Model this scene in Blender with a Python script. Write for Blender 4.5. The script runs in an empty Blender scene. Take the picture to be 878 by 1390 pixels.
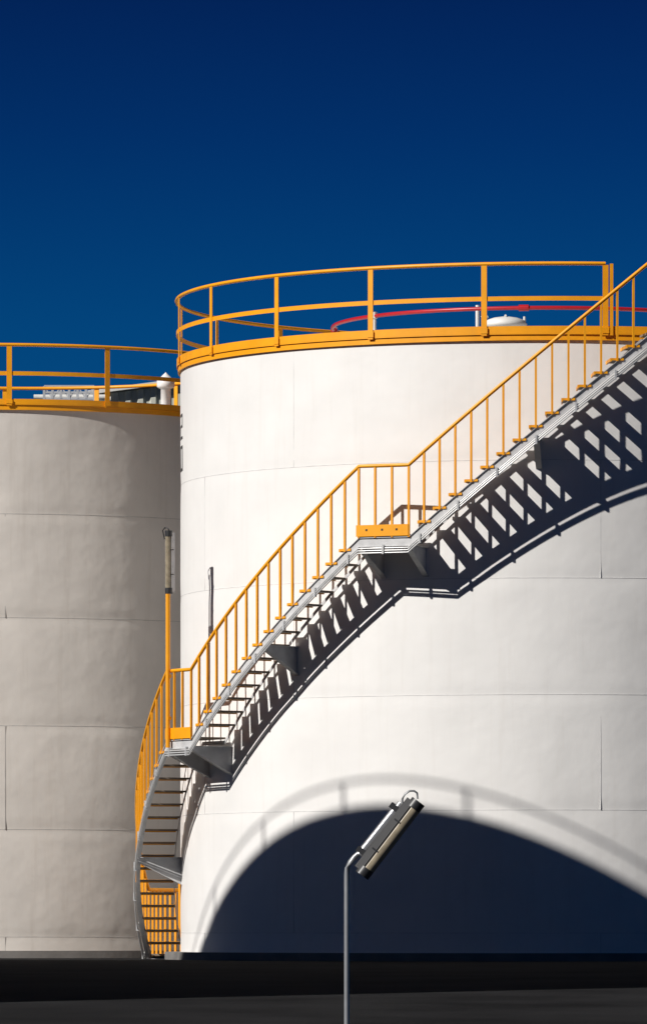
import bpy, bmesh, math, random
from mathutils import Vector, Matrix, noise
random.seed(3)
D=100.0; F=8568.0; CX=760.0; HY=1260.0; ZC=0.5
def rad(a): return math.radians(a)
def W(px,py,y):
    k=(D+y)/F
    return Vector(((px-CX)*k, y, ZC+(HY-py)*k))
def P(th,r,z,c=(0,0)):
    a=rad(th); return Vector((c[0]+r*math.sin(a), c[1]-r*math.cos(a), z))

# ---------------- mesh builder ----------------
class MB:
    def __init__(s): s.v=[]; s.f=[]; s.sm=[]
    def add(s,vs,fs,smooth=False):
        o=len(s.v); s.v+= [tuple(v) for v in vs]
        for f in fs: s.f.append([o+i for i in f]); s.sm.append(smooth)
    def tube(s,pts,r,n=8,closed=False):
        pts=[Vector(p) for p in pts]; m=len(pts); vs=[]; fs=[]
        for i,p in enumerate(pts):
            if closed: t=pts[(i+1)%m]-pts[i-1]
            else: t=pts[min(i+1,m-1)]-pts[max(i-1,0)]
            t.normalize()
            up=Vector((0,0,1)) if abs(t.z)<.95 else Vector((0,1,0))
            a=t.cross(up).normalized(); b=a.cross(t).normalized()
            for k in range(n):
                q=2*math.pi*k/n; vs.append(p+a*(r*math.cos(q))+b*(r*math.sin(q)))
        for i in range(m if closed else m-1):
            j=(i+1)%m
            for k in range(n):
                fs.append([i*n+k,i*n+(k+1)%n,j*n+(k+1)%n,j*n+k])
        s.add(vs,fs,True)
        if not closed:
            s.add([vs[k] for k in range(n)],[list(range(n))]); s.add([vs[(m-1)*n+k] for k in range(n)],[list(range(n))])
    def prism(s,ringA,ringB):
        n=len(ringA); vs=list(ringA)+list(ringB)
        fs=[list(range(n)),list(range(n,2*n))]+[[k,(k+1)%n,n+(k+1)%n,n+k] for k in range(n)]
        s.add(vs,fs)
    def bar(s,p,q,w,h,up=Vector((0,0,1))):
        p=Vector(p);q=Vector(q);t=(q-p).normalized()
        up=Vector(up)
        if abs(t.dot(up))>.95: up=Vector((0,1,0))
        a=t.cross(up).normalized(); b=a.cross(t).normalized()
        r=[a*(-w/2)+b*(-h/2),a*(w/2)+b*(-h/2),a*(w/2)+b*(h/2),a*(-w/2)+b*(h/2)]
        s.prism([p+x for x in r],[q+x for x in r])
    def post(s,th,r,z0,z1,w,t,c=(0,0)):
        a=rad(th); rd=Vector((math.sin(a),-math.cos(a),0)); tg=Vector((math.cos(a),math.sin(a),0))
        p=P(th,r,z0,c); q=P(th,r,z1,c)
        o=[-tg*w/2-rd*t/2,tg*w/2-rd*t/2,tg*w/2+rd*t/2,-tg*w/2+rd*t/2]
        s.prism([p+x for x in o],[q+x for x in o])
    def arcband(s,ths,r0,r1,zb,zt,c=(0,0),closed=False,smooth=True):
        m=len(ths); vs=[]
        for th in ths:
            vs+= [P(th,r0,zb(th),c),P(th,r1,zb(th),c),P(th,r1,zt(th),c),P(th,r0,zt(th),c)]
        for a,b in ((0,1),(1,2),(2,3),(3,0)):
            vv=[];ff=[]
            for i in range(m): vv+=[vs[i*4+a],vs[i*4+b]]
            for i in range(m if closed else m-1):
                j=(i+1)%m; ff.append([2*i,2*i+1,2*j+1,2*j])
            s.add(vv,ff,smooth)
        if not closed:
            s.add(vs[:4],[[0,1,2,3]]); s.add(vs[-4:],[[0,1,2,3]])
    def lathe(s,prof,c=(0,0),n=192,smooth=True):
        vs=[];fs=[]
        for r,z in prof:
            for k in range(n): vs.append(P(360*k/n,r,z,c))
        for i in range(len(prof)-1):
            for k in range(n):
                fs.append([i*n+k,i*n+(k+1)%n,(i+1)*n+(k+1)%n,(i+1)*n+k])
        s.add(vs,fs,smooth)
    def obj(s,name,mat,parent=None,recalc=True):
        me=bpy.data.meshes.new(name); me.from_pydata(s.v,[],s.f)
        for p,k in zip(me.polygons,s.sm): p.use_smooth=k
        if recalc:
            bm=bmesh.new(); bm.from_mesh(me); bmesh.ops.recalc_face_normals(bm,faces=bm.faces); bm.to_mesh(me); bm.free()
        me.materials.append(mat)
        o=bpy.data.objects.new(name,me); bpy.context.scene.collection.objects.link(o)
        if parent:
            o.parent=parent; o.matrix_parent_inverse=Matrix.Translation(parent.location).inverted()
        return o
def empty(name,loc):
    e=bpy.data.objects.new(name,None); e.location=loc; e.empty_display_size=.5
    bpy.context.scene.collection.objects.link(e); return e
def frange(a,b,st):
    n=max(1,int(round(abs(b-a)/st))); return [a+(b-a)*i/n for i in range(n+1)]

# ---------------- materials ----------------
def mat(name,col,rough=.5,metal=0,var=.05,vscale=3,bump=0,bscale=20,streak=0,dirt=(.3,.2,.12),spec=.5,coat=0,grime=0):
    m=bpy.data.materials.new(name); m.use_nodes=True; nt=m.node_tree; N=nt.nodes; L=nt.links
    b=N['Principled BSDF']; b.inputs['Roughness'].default_value=rough; b.inputs['Metallic'].default_value=metal
    b.inputs['Specular IOR Level'].default_value=spec; b.inputs['Coat Weight'].default_value=coat; b.inputs['Coat Roughness'].default_value=.15
    tc=N.new('ShaderNodeTexCoord'); nz=N.new('ShaderNodeTexNoise'); nz.inputs['Scale'].default_value=vscale; nz.inputs['Detail'].default_value=4
    L.new(tc.outputs['Object'],nz.inputs['Vector'])
    mr=N.new('ShaderNodeMapRange'); mr.inputs[1].default_value=.3; mr.inputs[2].default_value=.7
    mr.inputs[3].default_value=1-var; mr.inputs[4].default_value=1+var*.4
    L.new(nz.outputs['Fac'],mr.inputs[0])
    mx=N.new('ShaderNodeMix'); mx.data_type='RGBA'; mx.blend_type='MULTIPLY'; mx.inputs[0].default_value=1
    mx.inputs[6].default_value=(*col,1); L.new(mr.outputs[0],mx.inputs[7]); out=mx.outputs[2]
    if streak>0:
        mp=N.new('ShaderNodeMapping'); mp.inputs['Scale'].default_value=(5,5,.35); L.new(tc.outputs['Object'],mp.inputs['Vector'])
        n2=N.new('ShaderNodeTexNoise'); n2.inputs['Scale'].default_value=1.3; n2.inputs['Detail'].default_value=5; n2.inputs['Roughness'].default_value=.65
        L.new(mp.outputs[0],n2.inputs['Vector'])
        r2=N.new('ShaderNodeMapRange'); r2.inputs[1].default_value=.52; r2.inputs[2].default_value=.85; r2.inputs[3].default_value=0; r2.inputs[4].default_value=streak
        L.new(n2.outputs['Fac'],r2.inputs[0])
        m2=N.new('ShaderNodeMix'); m2.data_type='RGBA'; L.new(r2.outputs[0],m2.inputs[0]); L.new(out,m2.inputs[6]); m2.inputs[7].default_value=(*dirt,1); out=m2.outputs[2]
        rr=N.new('ShaderNodeMapRange'); rr.inputs[3].default_value=rough-.08; rr.inputs[4].default_value=rough+.12
        L.new(n2.outputs['Fac'],rr.inputs[0]); L.new(rr.outputs[0],b.inputs['Roughness'])
    L.new(out,b.inputs['Base Color'])
    if bump>0:
        n3=N.new('ShaderNodeTexNoise'); n3.inputs['Scale'].default_value=bscale; n3.inputs['Detail'].default_value=3
        L.new(tc.outputs['Object'],n3.inputs['Vector'])
        bp=N.new('ShaderNodeBump'); bp.inputs['Strength'].default_value=1; bp.inputs['Distance'].default_value=bump
        L.new(n3.outputs['Fac'],bp.inputs['Height']); L.new(bp.outputs[0],b.inputs['Normal'])
    return m
M_white=mat('white_tank_paint',(.83,.815,.795),.42,var=.05,vscale=1.1,bump=.016,bscale=1.3,streak=.16,dirt=(.5,.44,.37))
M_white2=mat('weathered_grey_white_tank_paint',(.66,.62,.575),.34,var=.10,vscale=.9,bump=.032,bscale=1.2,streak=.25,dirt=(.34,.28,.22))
M_seam=mat('weld_seam_paint',(.70,.69,.68),.5,var=.2,vscale=6)
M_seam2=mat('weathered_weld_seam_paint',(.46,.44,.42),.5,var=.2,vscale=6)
M_roof=mat('roof_paint',(.7,.69,.66),.55,var=.1)
M_yel=mat('yellow_safety_paint',(.92,.375,.004),.45,var=.10,vscale=4,streak=.2,dirt=(.6,.2,.02))
M_tread=mat('worn_tread_steel',(.24,.19,.14),.6,var=.3,vscale=9)
M_galv=mat('galvanised_stringer',(.58,.58,.585),.45,metal=0,var=.2,vscale=5,streak=.3,dirt=(.25,.2,.16))
M_pipe=mat('conduit_metal',(.66,.66,.66),.35,metal=.3,var=.1)
M_arm=mat('lamp_arm_metal',(.42,.42,.43),.3,metal=.5,var=.15,vscale=12)
M_red=mat('red_pipe_paint',(.45,.012,.02),.35,var=.15)
M_dark=mat('dark_plastic',(.03,.03,.032),.4,var=.2)
M_glass=mat('lamp_diffuser',(.32,.27,.19),.12,var=.3,vscale=12)
M_grey=mat('grey_metal',(.33,.34,.35),.4,metal=.4,var=.15,vscale=8)
M_ground=mat('asphalt',(.020,.020,.021),.97,var=.45,vscale=.6,bump=.01,bscale=25,spec=.05)
M_clad=mat('corrugated_cladding',(.55,.56,.48),.55,var=.08,streak=.12)
M_conc=mat('concrete_ring',(.20,.19,.18),.85,var=.2,bump=.005,bscale=15)
M_ink=mat('black_stencil_paint',(.03,.03,.035),.6)

# ---------------- tanks ----------------
def tank(c,R,H,seams,vphase,voff,mw,ms,dip,roof_rise,rail_h,post0,nposts,gap,mid=.55,toe=.14,railr=.06,post_w=.085,tr=.029):
    e=empty('storage_tank',(c[0],c[1],0))
    b=MB(); zs=frange(.12,H,.05); n=256
    vs=[];fs=[]
    for z in zs:
        g=sum(math.exp(-((z-s)/.11)**2) for s in seams); g2=sum(math.exp(-((z-s)/.28)**2) for s in seams)
        for k in range(n):
            th=360*k/n; q=P(th,R,z)
            d=dip*g+ g2*dip*1.6*noise.noise(q*1.1+Vector((7,3,1)))+dip*.9*noise.noise(q*.55)
            vs.append(P(th,R-d,z,c))
    for i in range(len(zs)-1):
        for k in range(n): fs.append([i*n+k,i*n+(k+1)%n,(i+1)*n+(k+1)%n,(i+1)*n+k])
    b.add(vs,fs,True); b.obj('shell',mw,e)
    b=MB(); b.arcband(frange(0,358.5,1.5),R-.4,R+.25,lambda t:-.3,lambda t:.12,c,True); b.obj('foundation_ring',M_conc,e)
    b=MB(); b.lathe([(R+.02,H-.01),(R+.02,H+.012),(R*.5,H+roof_rise*.62),(0.01,H+roof_rise)],c,128); b.obj('roof',M_roof,e)
    b=MB()
    def sr(th,z):
        q=P(th,R,z)
        return R-(dip+dip*1.6*noise.noise(q*1.1+Vector((7,3,1)))+dip*.9*noise.noise(q*.55))
    for s in seams:
        m=360; vv=[]; ff=[]
        for k in range(m):
            r_=sr(k,s)
            vv+=[P(k,r_-.003,s-.007,c),P(k,r_+.003,s-.003,c),P(k,r_+.003,s+.003,c),P(k,r_-.003,s+.007,c)]
        for k in range(m):
            j=(k+1)%m
            for a in range(3): ff.append([4*k+a,4*k+a+1,4*j+a+1,4*j+a])
        b.add(vv,ff,False)
    lv=[.12]+list(seams)+[H]
    npl=round(2*math.pi*R/7.5)
    for i in range(len(lv)-1):
        ph=vphase+(voff if i%2 else 0.0)
        for k in range(npl):
            b.post(ph+k*360/npl,R-.006,lv[i],lv[i+1],.010,.016,c)
    b.obj('weld_seams',ms,e)
    full=[t for t in frange(0,358.5,1.5)]
    b=MB(); rr=R+railr
    b.arcband(full,R-.03,rr,lambda t:H+.014,lambda t:H+.03,c,True)
    b.arcband(full,rr-.012,rr,lambda t:H+.031,lambda t:H+toe,c,True)
    b.arcband(full,R+.004,rr-.02,lambda t:H-.07,lambda t:H+.012,c,True)
    b.obj('toe_board',M_yel,e)
    b=MB(); g0,g1=gap
    ths=frange(g1,g0+360,1.5) if gap[1]>gap[0] else frange(0,360,1.5)
    top=H+rail_h
    b.tube([P(t,rr,top,c) for t in ths],tr,8)
    if mid: b.arcband(ths,rr-.006,rr+.006,lambda t:H+mid-.033,lambda t:H+mid+.033,c)
    for k in range(nposts):
        tt=post0-k*360/nposts
        if gap[1]>gap[0]:
            m=(tt-g0)%360
            if 0.5<m<(g1-g0)-.5: continue
        b.post(tt,rr+.012,H+.0,top-.02,post_w,.012,c)
        b.post(tt,rr+.022,H+.03,H+toe-.02,post_w*1.25,.008,c)
    if gap[1]>gap[0]:
        b.post(g0+.85,rr+.012,H,top,.05,.012,c)
        b.post(g1,rr+.012,H,top,.05,.012,c)
    b.obj('roof_railing',M_yel,e)
    return e
SE=[.42,2.26,3.98,5.72,7.48]
R1=6.0; H1=9.33
t1=tank((0,0),R1,H1,SE,5.8,24,M_white,M_seam,.005,.42,1.07,6.4,21,(6.4,24.0))
C2=(-9.46,8.0); R2=4.16; H2=9.10
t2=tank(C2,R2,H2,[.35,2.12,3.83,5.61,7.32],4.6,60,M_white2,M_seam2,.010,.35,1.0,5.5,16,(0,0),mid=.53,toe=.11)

b=MB(); rc=(-.2,0.0)
b.tube([P(t,3.4,10.0,rc) for t in frange(0,357,3)],.03,8,closed=True)
for t in (-6,40,-95,120):
    b.tube([P(t-1.3,3.4,10.0,rc),P(t+1.3,3.4,10.0,rc)],.05,10)
b.obj('red_ring_pipe',M_red,t1)
b=MB()
for t in (-52,48,-96,90,130,170,210,240):
    z=H1+.42*(1-3.4/6)
    b.tube([P(t,3.4,z-.03,rc),P(t,3.4,9.99,rc)],.028,8); b.tube([P(t,3.4,9.96,rc),P(t,3.4,10.06,rc)],.045,8)
q=W(648,441,-2.6); b.tube([Vector((q.x,-2.6,9.5)),Vector((q.x,-2.6,W(648,414,-2.6).z))],.03,8)
b.obj('pipe_supports',M_roof,t1)
b=MB(); hx=W(686,440,0).x; hc=(hx,0)
b.lathe([(.26,9.6),(.26,10.03),(.34,10.03),(.34,10.08),(.31,10.13),(.2,10.17),(.08,10.19),(.005,10.19)],hc,32)
b.tube([(hx-.33,-.05,10.1),(hx-.33,-.05,10.2)],.02); b.tube([(hx-.3,0,10.22),(hx-.36,0,10.16)],.05)
b.tube([(hx+.30,-.05,10.08),(hx+.30,-.05,10.19)],.02); b.tube([(hx,-.2,10.19),(hx+.0,.2,10.19)],.02)
b.obj('roof_hatch',M_roof,t1)
b=MB()
def seg(th0,th1,z0,z1):
    b.arcband(frange(th0,th1,1),R1-.01,R1+.003,lambda t:z0,lambda t:z1,(0,0))
def digit(zc,segs):
    a,bb=-84.5,-80.5; h=.2
    S={'t':(a,bb,zc+h-.045,zc+h),'m':(a,bb,zc-.02,zc+.025),'b':(a,bb,zc-h,zc-h+.045),
       'tl':(a,a+.8,zc,zc+h),'tr':(bb-.8,bb,zc,zc+h),'bl':(a,a+.8,zc-h,zc),'br':(bb-.8,bb,zc-h,zc)}
    for i,k in enumerate(segs): seg(*S[k])
digit(8.38,['t','tr','m','bl','b']); digit(7.88,['t','tl','bl','br','tr','b'])
b.obj('stencilled_number',M_ink,t1)

b=MB(); v=W(225,545,6.6); vc=(v.x,6.6); zt=W(225,505,6.6).z
b.lathe([(.085,H2),(.085,zt-.28),(.12,zt-.27),(.15,zt-.25),(.15,zt-.13),(.13,zt-.12),(.02,zt-.02),(.002,zt)],vc,24)
b.lathe([(.11,H2+.12),(.13,H2+.13),(.13,H2+.19),(.11,H2+.2)],vc,24)
b.obj('roof_vent',M_white,t2)

# ---------------- sun ----------------
AZ=54.0; EL=36.0; TE=math.tan(rad(EL))
dv=Vector((math.sin(rad(AZ)),math.cos(rad(AZ)),0)); uv=Vector((math.cos(rad(AZ)),-math.sin(rad(AZ)),0))
sl=bpy.data.lights.new('sun','SUN'); sl.energy=5.0; sl.angle=rad(.5); sl.color=(1,.965,.915)
so=bpy.data.objects.new('sun',sl); bpy.context.scene.collection.objects.link(so)
so.location=(-60,-60,60)
ldir=(dv*math.cos(rad(EL))+Vector((0,0,-math.sin(rad(EL))))).normalized()
so.rotation_euler=ldir.to_track_quat('-Z','Y').to_euler()

# neighbouring tank that throws the big shadow
R3=14.0; H3=14.0
K=H3/TE; s0=-2.2-K; uc=2.9+6.5
cs=s0-math.sqrt(R3**2-(2.9-uc)**2)
C3=dv*cs+uv*uc
tank((C3.x,C3.y),R3,H3,[2,4,6,8,10,12],3,6,M_white,M_seam,.004,.9,.47,5.0,45,(0,0),mid=0,toe=.09,railr=.05,tr=.021,post_w=.05)

# ---------------- spiral staircase ----------------
RO=6.67; RI=6.10
A0,A1,A2,A3,A4,A5=11.4,-19.6,-26.6,-57.3,-64.6,-100.0
Z0,Z1,Z2,Z3=9.33,6.35,3.42,.08
AE=-113.0
def zs(t):
    if t>=A0: return Z0
    if t>=A1: return Z1+(Z0-Z1)*(t-A1)/(A0-A1)
    if t>=A2: return Z1
    if t>=A3: return Z2+(Z1-Z2)*(t-A3)/(A2-A3)
    if t>=A4: return Z2
    if t>=A5: return Z3+(Z2-Z3)*(t-A5)/(A4-A5)
    return Z3
st=empty('spiral_staircase',(0,0,0))
keys=[24,A0,A1,A2,A3,A4,A5,AE]
def path(a,b_):
    ks=[a]+[k for k in keys if b_<k<a]+[b_]; out=[]
    for i in range(len(ks)-1):
        out+=frange(ks[i],ks[i+1],1.0)[:-1]
    return out+[b_]
pth=path(24,AE)
b=MB()
b.arcband(pth,RO-.006,RO+.006,lambda t:zs(t)-.165,lambda t:zs(t)-.045,smooth=False)
b.arcband(pth,RO-.035,RO+.028,lambda t:zs(t)-.044,lambda t:zs(t)-.034,smooth=False)
b.arcband(pth,RO-.035,RO+.028,lambda t:zs(t)-.176,lambda t:zs(t)-.166,smooth=False)
b.arcband(pth,RI-.006,RI+.006,lambda t:zs(t)-.11,lambda t:zs(t)-.05,smooth=False)
b.obj('stringers',M_galv,st)
bt=MB(); bn=MB()
def flight(a,b_,za,zb,n):
    dt=(a-b_)/n; dz=(za-zb)/n
    for i in range(1,n):
        z=za-dz*i; c0=a-dt*i
        bt.arcband([c0+dt*.46,c0,c0-dt*.34],RI+.012,RO-.008,lambda t:z-.028,lambda t:z,smooth=False)
        bn.arcband([c0-dt*.34,c0-dt*.44],RI+.012,RO+.024,lambda t:z-.045,lambda t:z+.003,smooth=False)
        bn.arcband([c0+dt*.40,c0-dt*.335],RO-.006,RO+.024,lambda t:z-.03,lambda t:z+.004,smooth=False)
flight(A0,A1,Z0,Z1,15); flight(A2,A3,Z1,Z2,15); flight(A4,A5,Z2,Z3,17)
for a,c_,z in ((24,A0-.2,Z0),(A1+.2,A2-.2,Z1),(A3+.2,A4-.2,Z2),(A5+.2,AE,Z3)):
    bt.arcband(frange(a,c_,1),RI,RO+.02,lambda t:z-.03,lambda t:z,smooth=False)
bt.obj('treads',M_tread,st); bn.obj('tread_nosings',M_yel,st)
b=MB()
for a,c_,z in ((A1+.0,A2-.3,Z1),(A3+.2,A4-.2,Z2),(24,A0+.5,Z0)):
    b.arcband(frange(a,c_,1),RO+.034,RO+.046,lambda t:z-.02,lambda t:z+.15,smooth=False)
b.obj('kick_plates',M_yel,st)
b=MB()
for t in (-21.2,-23.2,-25.4): b.bar(P(t,RO+.04,Z1+.075),P(t,RO+.049,Z1+.075),.03,.03)  # dark blocks added to stand in for the kick plate's small holes
b.obj('hole_marks',M_dark,st)
RH=RO+.02; HH=1.03
b=MB()
rail=path(24,AE)
b.tube([P(t,RH,zs(t)+HH) for t in rail],.028,8)
def bal(a,c_,n,ends=True):
    for i in range(n+1):
        t=a+(c_-a)*i/n
        b.post(t,RH,zs(t)-.04,zs(t)+HH-.01,.032,.032)
bal(A0,A1,15); bal(A1-2.3,A2,2); bal(A2-2.05,A3,14); bal(A3-2.4,A4,2); bal(A4-2.06,A5,16); bal(A5-2.1,AE,6)
bal(24,A0+2.1,5)
inn=path(-97,AE)
b.tube([P(t,RI+.02,zs(t)+.95) for t in inn],.026,8)
for i in range(8):
    t=-97+(AE+97)*i/7; b.post(t,RI+.02,zs(t)-.04,zs(t)+.94,.03,.03)
b.tube([P(AE,RI+.02,Z3+.95),P(AE,RH,Z3+HH)],.026)
b.obj('handrail',M_yel,st)
b=MB()
def bracket(t,dep=.42,w=.012):
    z=zs(t)-.18
    a=rad(t); tg=Vector((math.cos(a),math.sin(a),0))*w/2
    tri=[P(t,5.99,z),P(t,RO+.02,z),P(t,RO+.02,z-.06),P(t,5.99,z-dep)]
    b.prism([p-tg for p in tri],[p+tg for p in tri])
    tg2=Vector((math.cos(a),math.sin(a),0))*.045
    l=[P(t,5.99,z-dep-.0),P(t,RO+.02,z-.06),P(t,RO+.02,z-.072),P(t,5.99,z-dep-.012)]
    b.prism([p-tg2 for p in l],[p+tg2 for p in l])
    tp=[P(t,5.99,z+.0),P(t,RO+.02,z+.0),P(t,RO+.02,z+.012),P(t,5.99,z+.012)]
    b.prism([p-tg2 for p in tp],[p+tg2 for p in tp])
for t in (16,-3,A1+.1,A2+.5,-41.5,A3+.3,A4+.2,-82,-99): bracket(t)
b.obj('support_brackets',M_galv,st)
b=MB()
cp=path(24,-101)
for dz,rr_ in ((-.20,RO+.05),(-.235,RO+.055),(-.27,RO+.05)):
    b.tube([P(t,rr_,zs(t)+dz) for t in cp],.012,6)
for t in frange(22,-98,5):
    b.post(t,RO+.055,zs(t)-.29,zs(t)-.15,.03,.045)
b.obj('conduits',M_pipe,st)

# ---------------- lamps ----------------
def fixture(p0,p1,side,back,e,wd,mh):
    ax=(p1-p0).normalized(); L=(p1-p0).length
    h=MB()
    ring=[side*(-wd*.8)+back*(wd*.1),side*(wd*.8)+back*(wd*.1),side*(wd*.62)+back*wd*1.1,side*(-wd*.62)+back*wd*1.1]
    h.prism([p0+ax*.02+x for x in ring],[p1-ax*.02+x for x in ring])
    h.obj('lamp_housing',mh,e)
    d=MB(); r=wd*.78
    d.tube([p0+ax*(L*.07)-back*wd*.42,p1-ax*(L*.07)-back*wd*.42],r,16); d.obj('lamp_diffuser',M_glass,e)
    c=MB()
    c.tube([p0-back*wd*.25-ax*.01,p0-back*wd*.25+ax*L*.085],r*1.25,14); c.tube([p1-back*wd*.25-ax*L*.085,p1-back*wd*.25+ax*.01],r*1.25,14)
    for f in (.3,.7): c.bar(p0+ax*L*f+side*wd*.83-back*wd*.1,p0+ax*L*f+side*wd*.83+back*wd*.7,wd*.12,wd*.2,up=ax)
    c.obj('lamp_end_caps',M_dark,e)
tp=-63.2
e=empty('landing_lamp_post',P(tp,RO+.07,Z2))
b=MB(); zt=W(234,722,-3).z
b.tube([P(tp,RO+.075,Z2-.15),P(tp,RO+.075,zt-.9)],.036,10)
b.tube([P(tp,RO+.075,zt-.9),P(tp,RO+.075,zt-.1)],.02,8)
b.bar(P(tp,RO+.03,Z2+.3),P(tp,RO+.09,Z2+.3),.08,.05); b.bar(P(tp,RO+.03,Z2+.95),P(tp,RO+.09,Z2+.95),.08,.05)
b.obj('pole',M_yel,e)
bk=Vector((.80,.35,0)).normalized(); sd=Vector((.35,-.80,0)).normalized()
o_=Vector((.035,-.10,0))
fixture(P(tp,RO+.075,zt-.95)+o_,P(tp,RO+.075,zt-.0)+o_,sd,bk,e,.062,M_arm)
b=MB(); q=P(tp,RO+.075,zt)
b.tube([q+Vector((.03,-.1,0)),q+Vector((.01,-.1,.04)),q+Vector((-.04,-.06,.06)),q+Vector((-.08,0,.02)),q+Vector((-.05,.0,-.12))],.01,6); b.obj('cable',M_dark,e)

YL=-45.0
def gz(y):
    t=min(1,max(0,(y+75)/(75-12))); t=t*t*(3-2*t); return -1.1*(1-t)
pb=W(470.5,1300,YL)
e=empty('street_lamp',(pb.x,YL,gz(YL)))
b=MB()
b.tube([Vector((pb.x,YL,gz(YL)-.1))]+[W(x,y,YL) for x,y in ((470.5,1240),(470.5,1188),(471.5,1179),(475,1171),(481,1164),(488,1158),(493,1153))],.023,12)
b.lathe([(.11,gz(YL)-.02),(.11,gz(YL)+.015),(.03,gz(YL)+.02),(.03,gz(YL)+.06),(.02,gz(YL)+.07)],(pb.x,YL),20)
b.obj('pole',M_grey,e)
b=MB(); b.tube([W(488,1161,YL),W(493,1155,YL),W(540,1096,YL)],.038,16)
b.tube([W(540,1096,YL),W(544,1091,YL)],.03,12)
b.obj('lamp_arm',M_arm,e)
p0=W(490,1186,YL)+Vector((0,-.03,0)); p1=W(565,1088,YL)+Vector((0,-.03,0))
ax=(p1-p0).normalized(); sidev=Vector((0,-1,0)); sidev=(sidev-ax*sidev.dot(ax)).normalized()
back=ax.cross(sidev).normalized()
if back.x>0: back=-back
bk=(back-sidev*.12).normalized(); sd=ax.cross(bk).normalized()
if sd.y>0: sd=-sd
fixture(p0,p1,sd,bk,e,.070,M_dark)
b=MB()
b.tube([W(x,y,YL) for x,y in ((546,1092),(546,1085),(550,1078),(556,1074),(562,1074),(566,1077),(567,1085))],.009,8)
b.obj('cable',M_grey,e)
b=MB()
for f in (.2,.8):
    m=p0.lerp(p1,f); b.bar(m+bk*.03,m+bk*.16,.05,.05)
b.obj('mounting_clamps',M_dark,e)

# ---------------- distant warehouse ----------------
YB=60.0
e=empty('industrial_warehouse',(0,YB,0))
xl=W(128,530,YB).x; xr=14.0
ze=W(128,530,YB).z; zr=W(400,494,YB).z; xm=W(400,494,YB).x
def roofz(x): return ze+(zr-ze)*(1-abs(x-xm)/(xm-xl)) if x<xm else zr-(zr-ze)*(x-xm)/(xr-xm)
b=MB(); x=xl
vs=[];fs=[]
pat=[(0,0),(.12,0),(.16,-.06),(.28,-.06)]
xs=[]
while x<xr:
    for dx,dy in pat: xs.append((x+dx,dy))
    x+=.32
for (xx,dy) in xs:
    vs+=[(xx,YB+dy,-.2),(xx,YB+dy,roofz(xx)-.12)]
for k in range(len(xs)-1): fs.append([2*k,2*k+1,2*k+3,2*k+2])
b.add(vs,fs); b.obj('corrugated_front_wall',M_clad,e)
b=MB()
for (xa,xb) in ((xl-.15,xm),(xm,xr+.15)):
    za,zb=roofz(xa),roofz(xb)
    b.prism([(xa,YB-.25,za-.1),(xa,YB-.25,za),(xa,YB+30,za),(xa,YB+30,za-.1)],[(xb,YB-.25,zb-.1),(xb,YB-.25,zb),(xb,YB+30,zb),(xb,YB+30,zb-.1)])
b.obj('roof',M_roof,e)
b=MB()
b.prism([(xl+.02,YB+.1,-.2),(xl+.02,YB+29.8,-.2),(xl+.02,YB+29.8,ze-.12),(xl+.02,YB+.1,ze-.12)],[(xl+.2,YB+.1,-.2),(xl+.2,YB+29.8,-.2),(xl+.2,YB+29.8,ze-.12),(xl+.2,YB+.1,ze-.12)])
b.prism([(xr-.3,YB+.1,-.2),(xr-.3,YB+29.8,-.2),(xr-.3,YB+29.8,ze-.12),(xr-.3,YB+.1,ze-.12)],[(xr-.1,YB+.1,-.2),(xr-.1,YB+29.8,-.2),(xr-.1,YB+29.8,ze-.12),(xr-.1,YB+.1,ze-.12)])
b.obj('side_walls',M_clad,e)
YR=58.0
e=empty('steel_pipe_rack',(W(95,540,YR).x,YR,0))
b=MB(); a0=W(60,548,YR).x; a1=W(128,548,YR).x
z_lo=W(60,541,YR).z; z_hi=W(60,524,YR).z; n=6
for dy in (0,2.2):
    for k in range(n+1):
        x=a0+(a1-a0)*k/n; b.bar((x,YR+dy,-.2 if k%3==0 else z_lo),(x,YR+dy,z_hi),.06,.06)
    for z in (z_lo,(z_lo+z_hi)/2,z_hi,z_lo-1.5,z_lo-4): b.bar((a0,YR+dy,z),(a1,YR+dy,z),.05,.05)
    for k in range(n):
        x=a0+(a1-a0)*k/n; x2=a0+(a1-a0)*(k+1)/n
        b.bar((x,YR+dy,z_lo if k%2 else z_hi),(x2,YR+dy,z_hi if k%2 else z_lo),.03,.03)
for k in range(n+1):
    x=a0+(a1-a0)*k/n; b.bar((x,YR,z_lo-.07),(x,YR+2.2,z_lo-.07),.06,.06)
b.obj('frame',M_pipe,e)
b=MB()
for dy,z in ((.5,z_lo+.08),(1.0,z_lo+.08),(1.6,z_lo+.12)): b.tube([(a0-.3,YR+dy,z),(a1+.3,YR+dy,z)],.07,10)
b.obj('pipes',M_roof,e)

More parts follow.
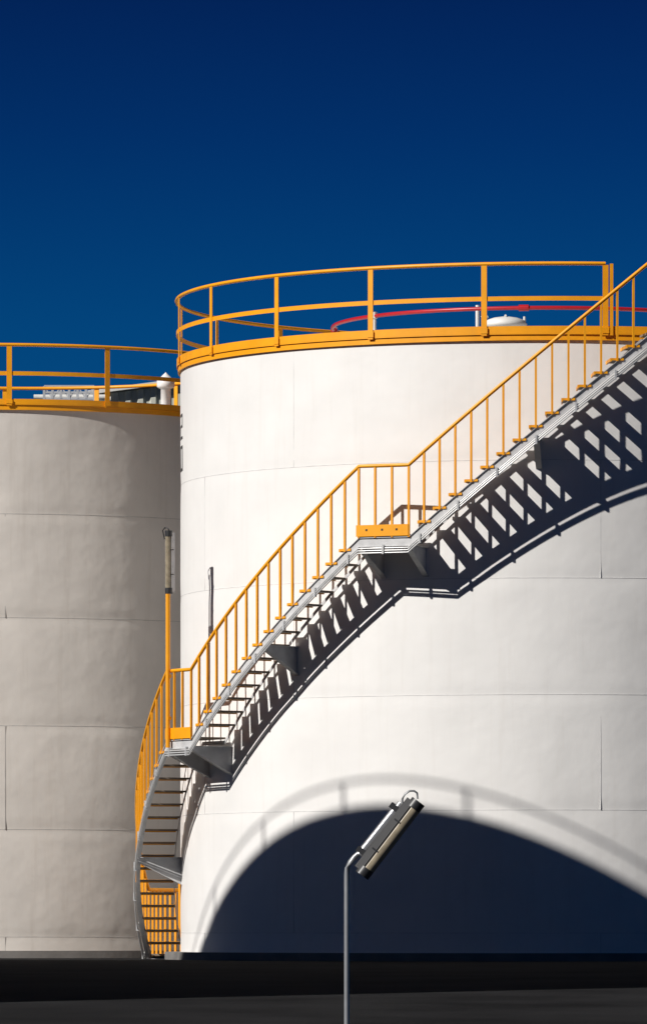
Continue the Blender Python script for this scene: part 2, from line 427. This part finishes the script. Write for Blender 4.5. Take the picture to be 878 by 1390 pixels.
# ---------------- ground ----------------
b=MB(); xs=[-3000,-400,-120,-60,-30,-15,0,15,30,60,120,400,3000]
ys=[-3000,-400,-150,-100]+frange(-80,-5,2.5)+[10,40,100,300,900,3000]
vs=[];fs=[]
for y in ys:
    for x in xs: vs.append((x,y,gz(y)))
nx=len(xs)
for j in range(len(ys)-1):
    for i in range(nx-1): fs.append([j*nx+i,j*nx+i+1,(j+1)*nx+i+1,(j+1)*nx+i])
b.add(vs,fs,True); b.obj('ground',M_ground)

# ---------------- world ----------------
w=bpy.data.worlds.new('World'); bpy.context.scene.world=w; w.use_nodes=True
nt=w.node_tree; N=nt.nodes; L=nt.links; N.clear()
out=N.new('ShaderNodeOutputWorld'); bg=N.new('ShaderNodeBackground'); bg.inputs['Strength'].default_value=.1
sk=N.new('ShaderNodeTexSky'); sk.sky_type='NISHITA'; sk.sun_disc=False
sk.sun_elevation=rad(EL); sk.sun_rotation=math.atan2(-ldir.x,-ldir.y)
sk.altitude=2000; sk.air_density=.8; sk.dust_density=0; sk.ozone_density=3
tint=N.new('ShaderNodeMix'); tint.data_type='RGBA'; tint.blend_type='MULTIPLY'; tint.inputs[0].default_value=1
tc=N.new('ShaderNodeTexCoord'); sx=N.new('ShaderNodeSeparateXYZ'); L.new(tc.outputs['Generated'],sx.inputs[0])
cr=N.new('ShaderNodeValToRGB'); L.new(sx.outputs[2],cr.inputs[0])
el=cr.color_ramp.elements
el[0].position=0.0; el[0].color=(.012,.17,.34,1)
el[1].position=1.0; el[1].color=(.02,.055,.12,1)
for p,c in ((.095,(.003,.128,.29,1)),(.125,(.003,.076,.22,1)),(.16,(.005,.034,.135,1)),(.35,(.010,.038,.10,1))):
    x=el.new(p); x.color=c
L.new(cr.outputs[0],tint.inputs[7])
L.new(sk.outputs[0],tint.inputs[6]); L.new(tint.outputs[2],bg.inputs[0]); L.new(bg.outputs[0],out.inputs[0])

# ---------------- camera ----------------
cd=bpy.data.cameras.new('camera'); co=bpy.data.objects.new('camera',cd); bpy.context.scene.collection.objects.link(co)
co.location=(0,-D,ZC); co.rotation_euler=(rad(90),0,0)
cd.sensor_fit='HORIZONTAL'; cd.sensor_width=36; cd.lens=36*F/878
cd.shift_x=-(CX-439)/878; cd.shift_y=(HY-695)/878
cd.clip_start=.5; cd.clip_end=8000
sc=bpy.context.scene; sc.camera=co
sc.view_settings.view_transform='Standard'; sc.view_settings.look='None'; sc.view_settings.exposure=0
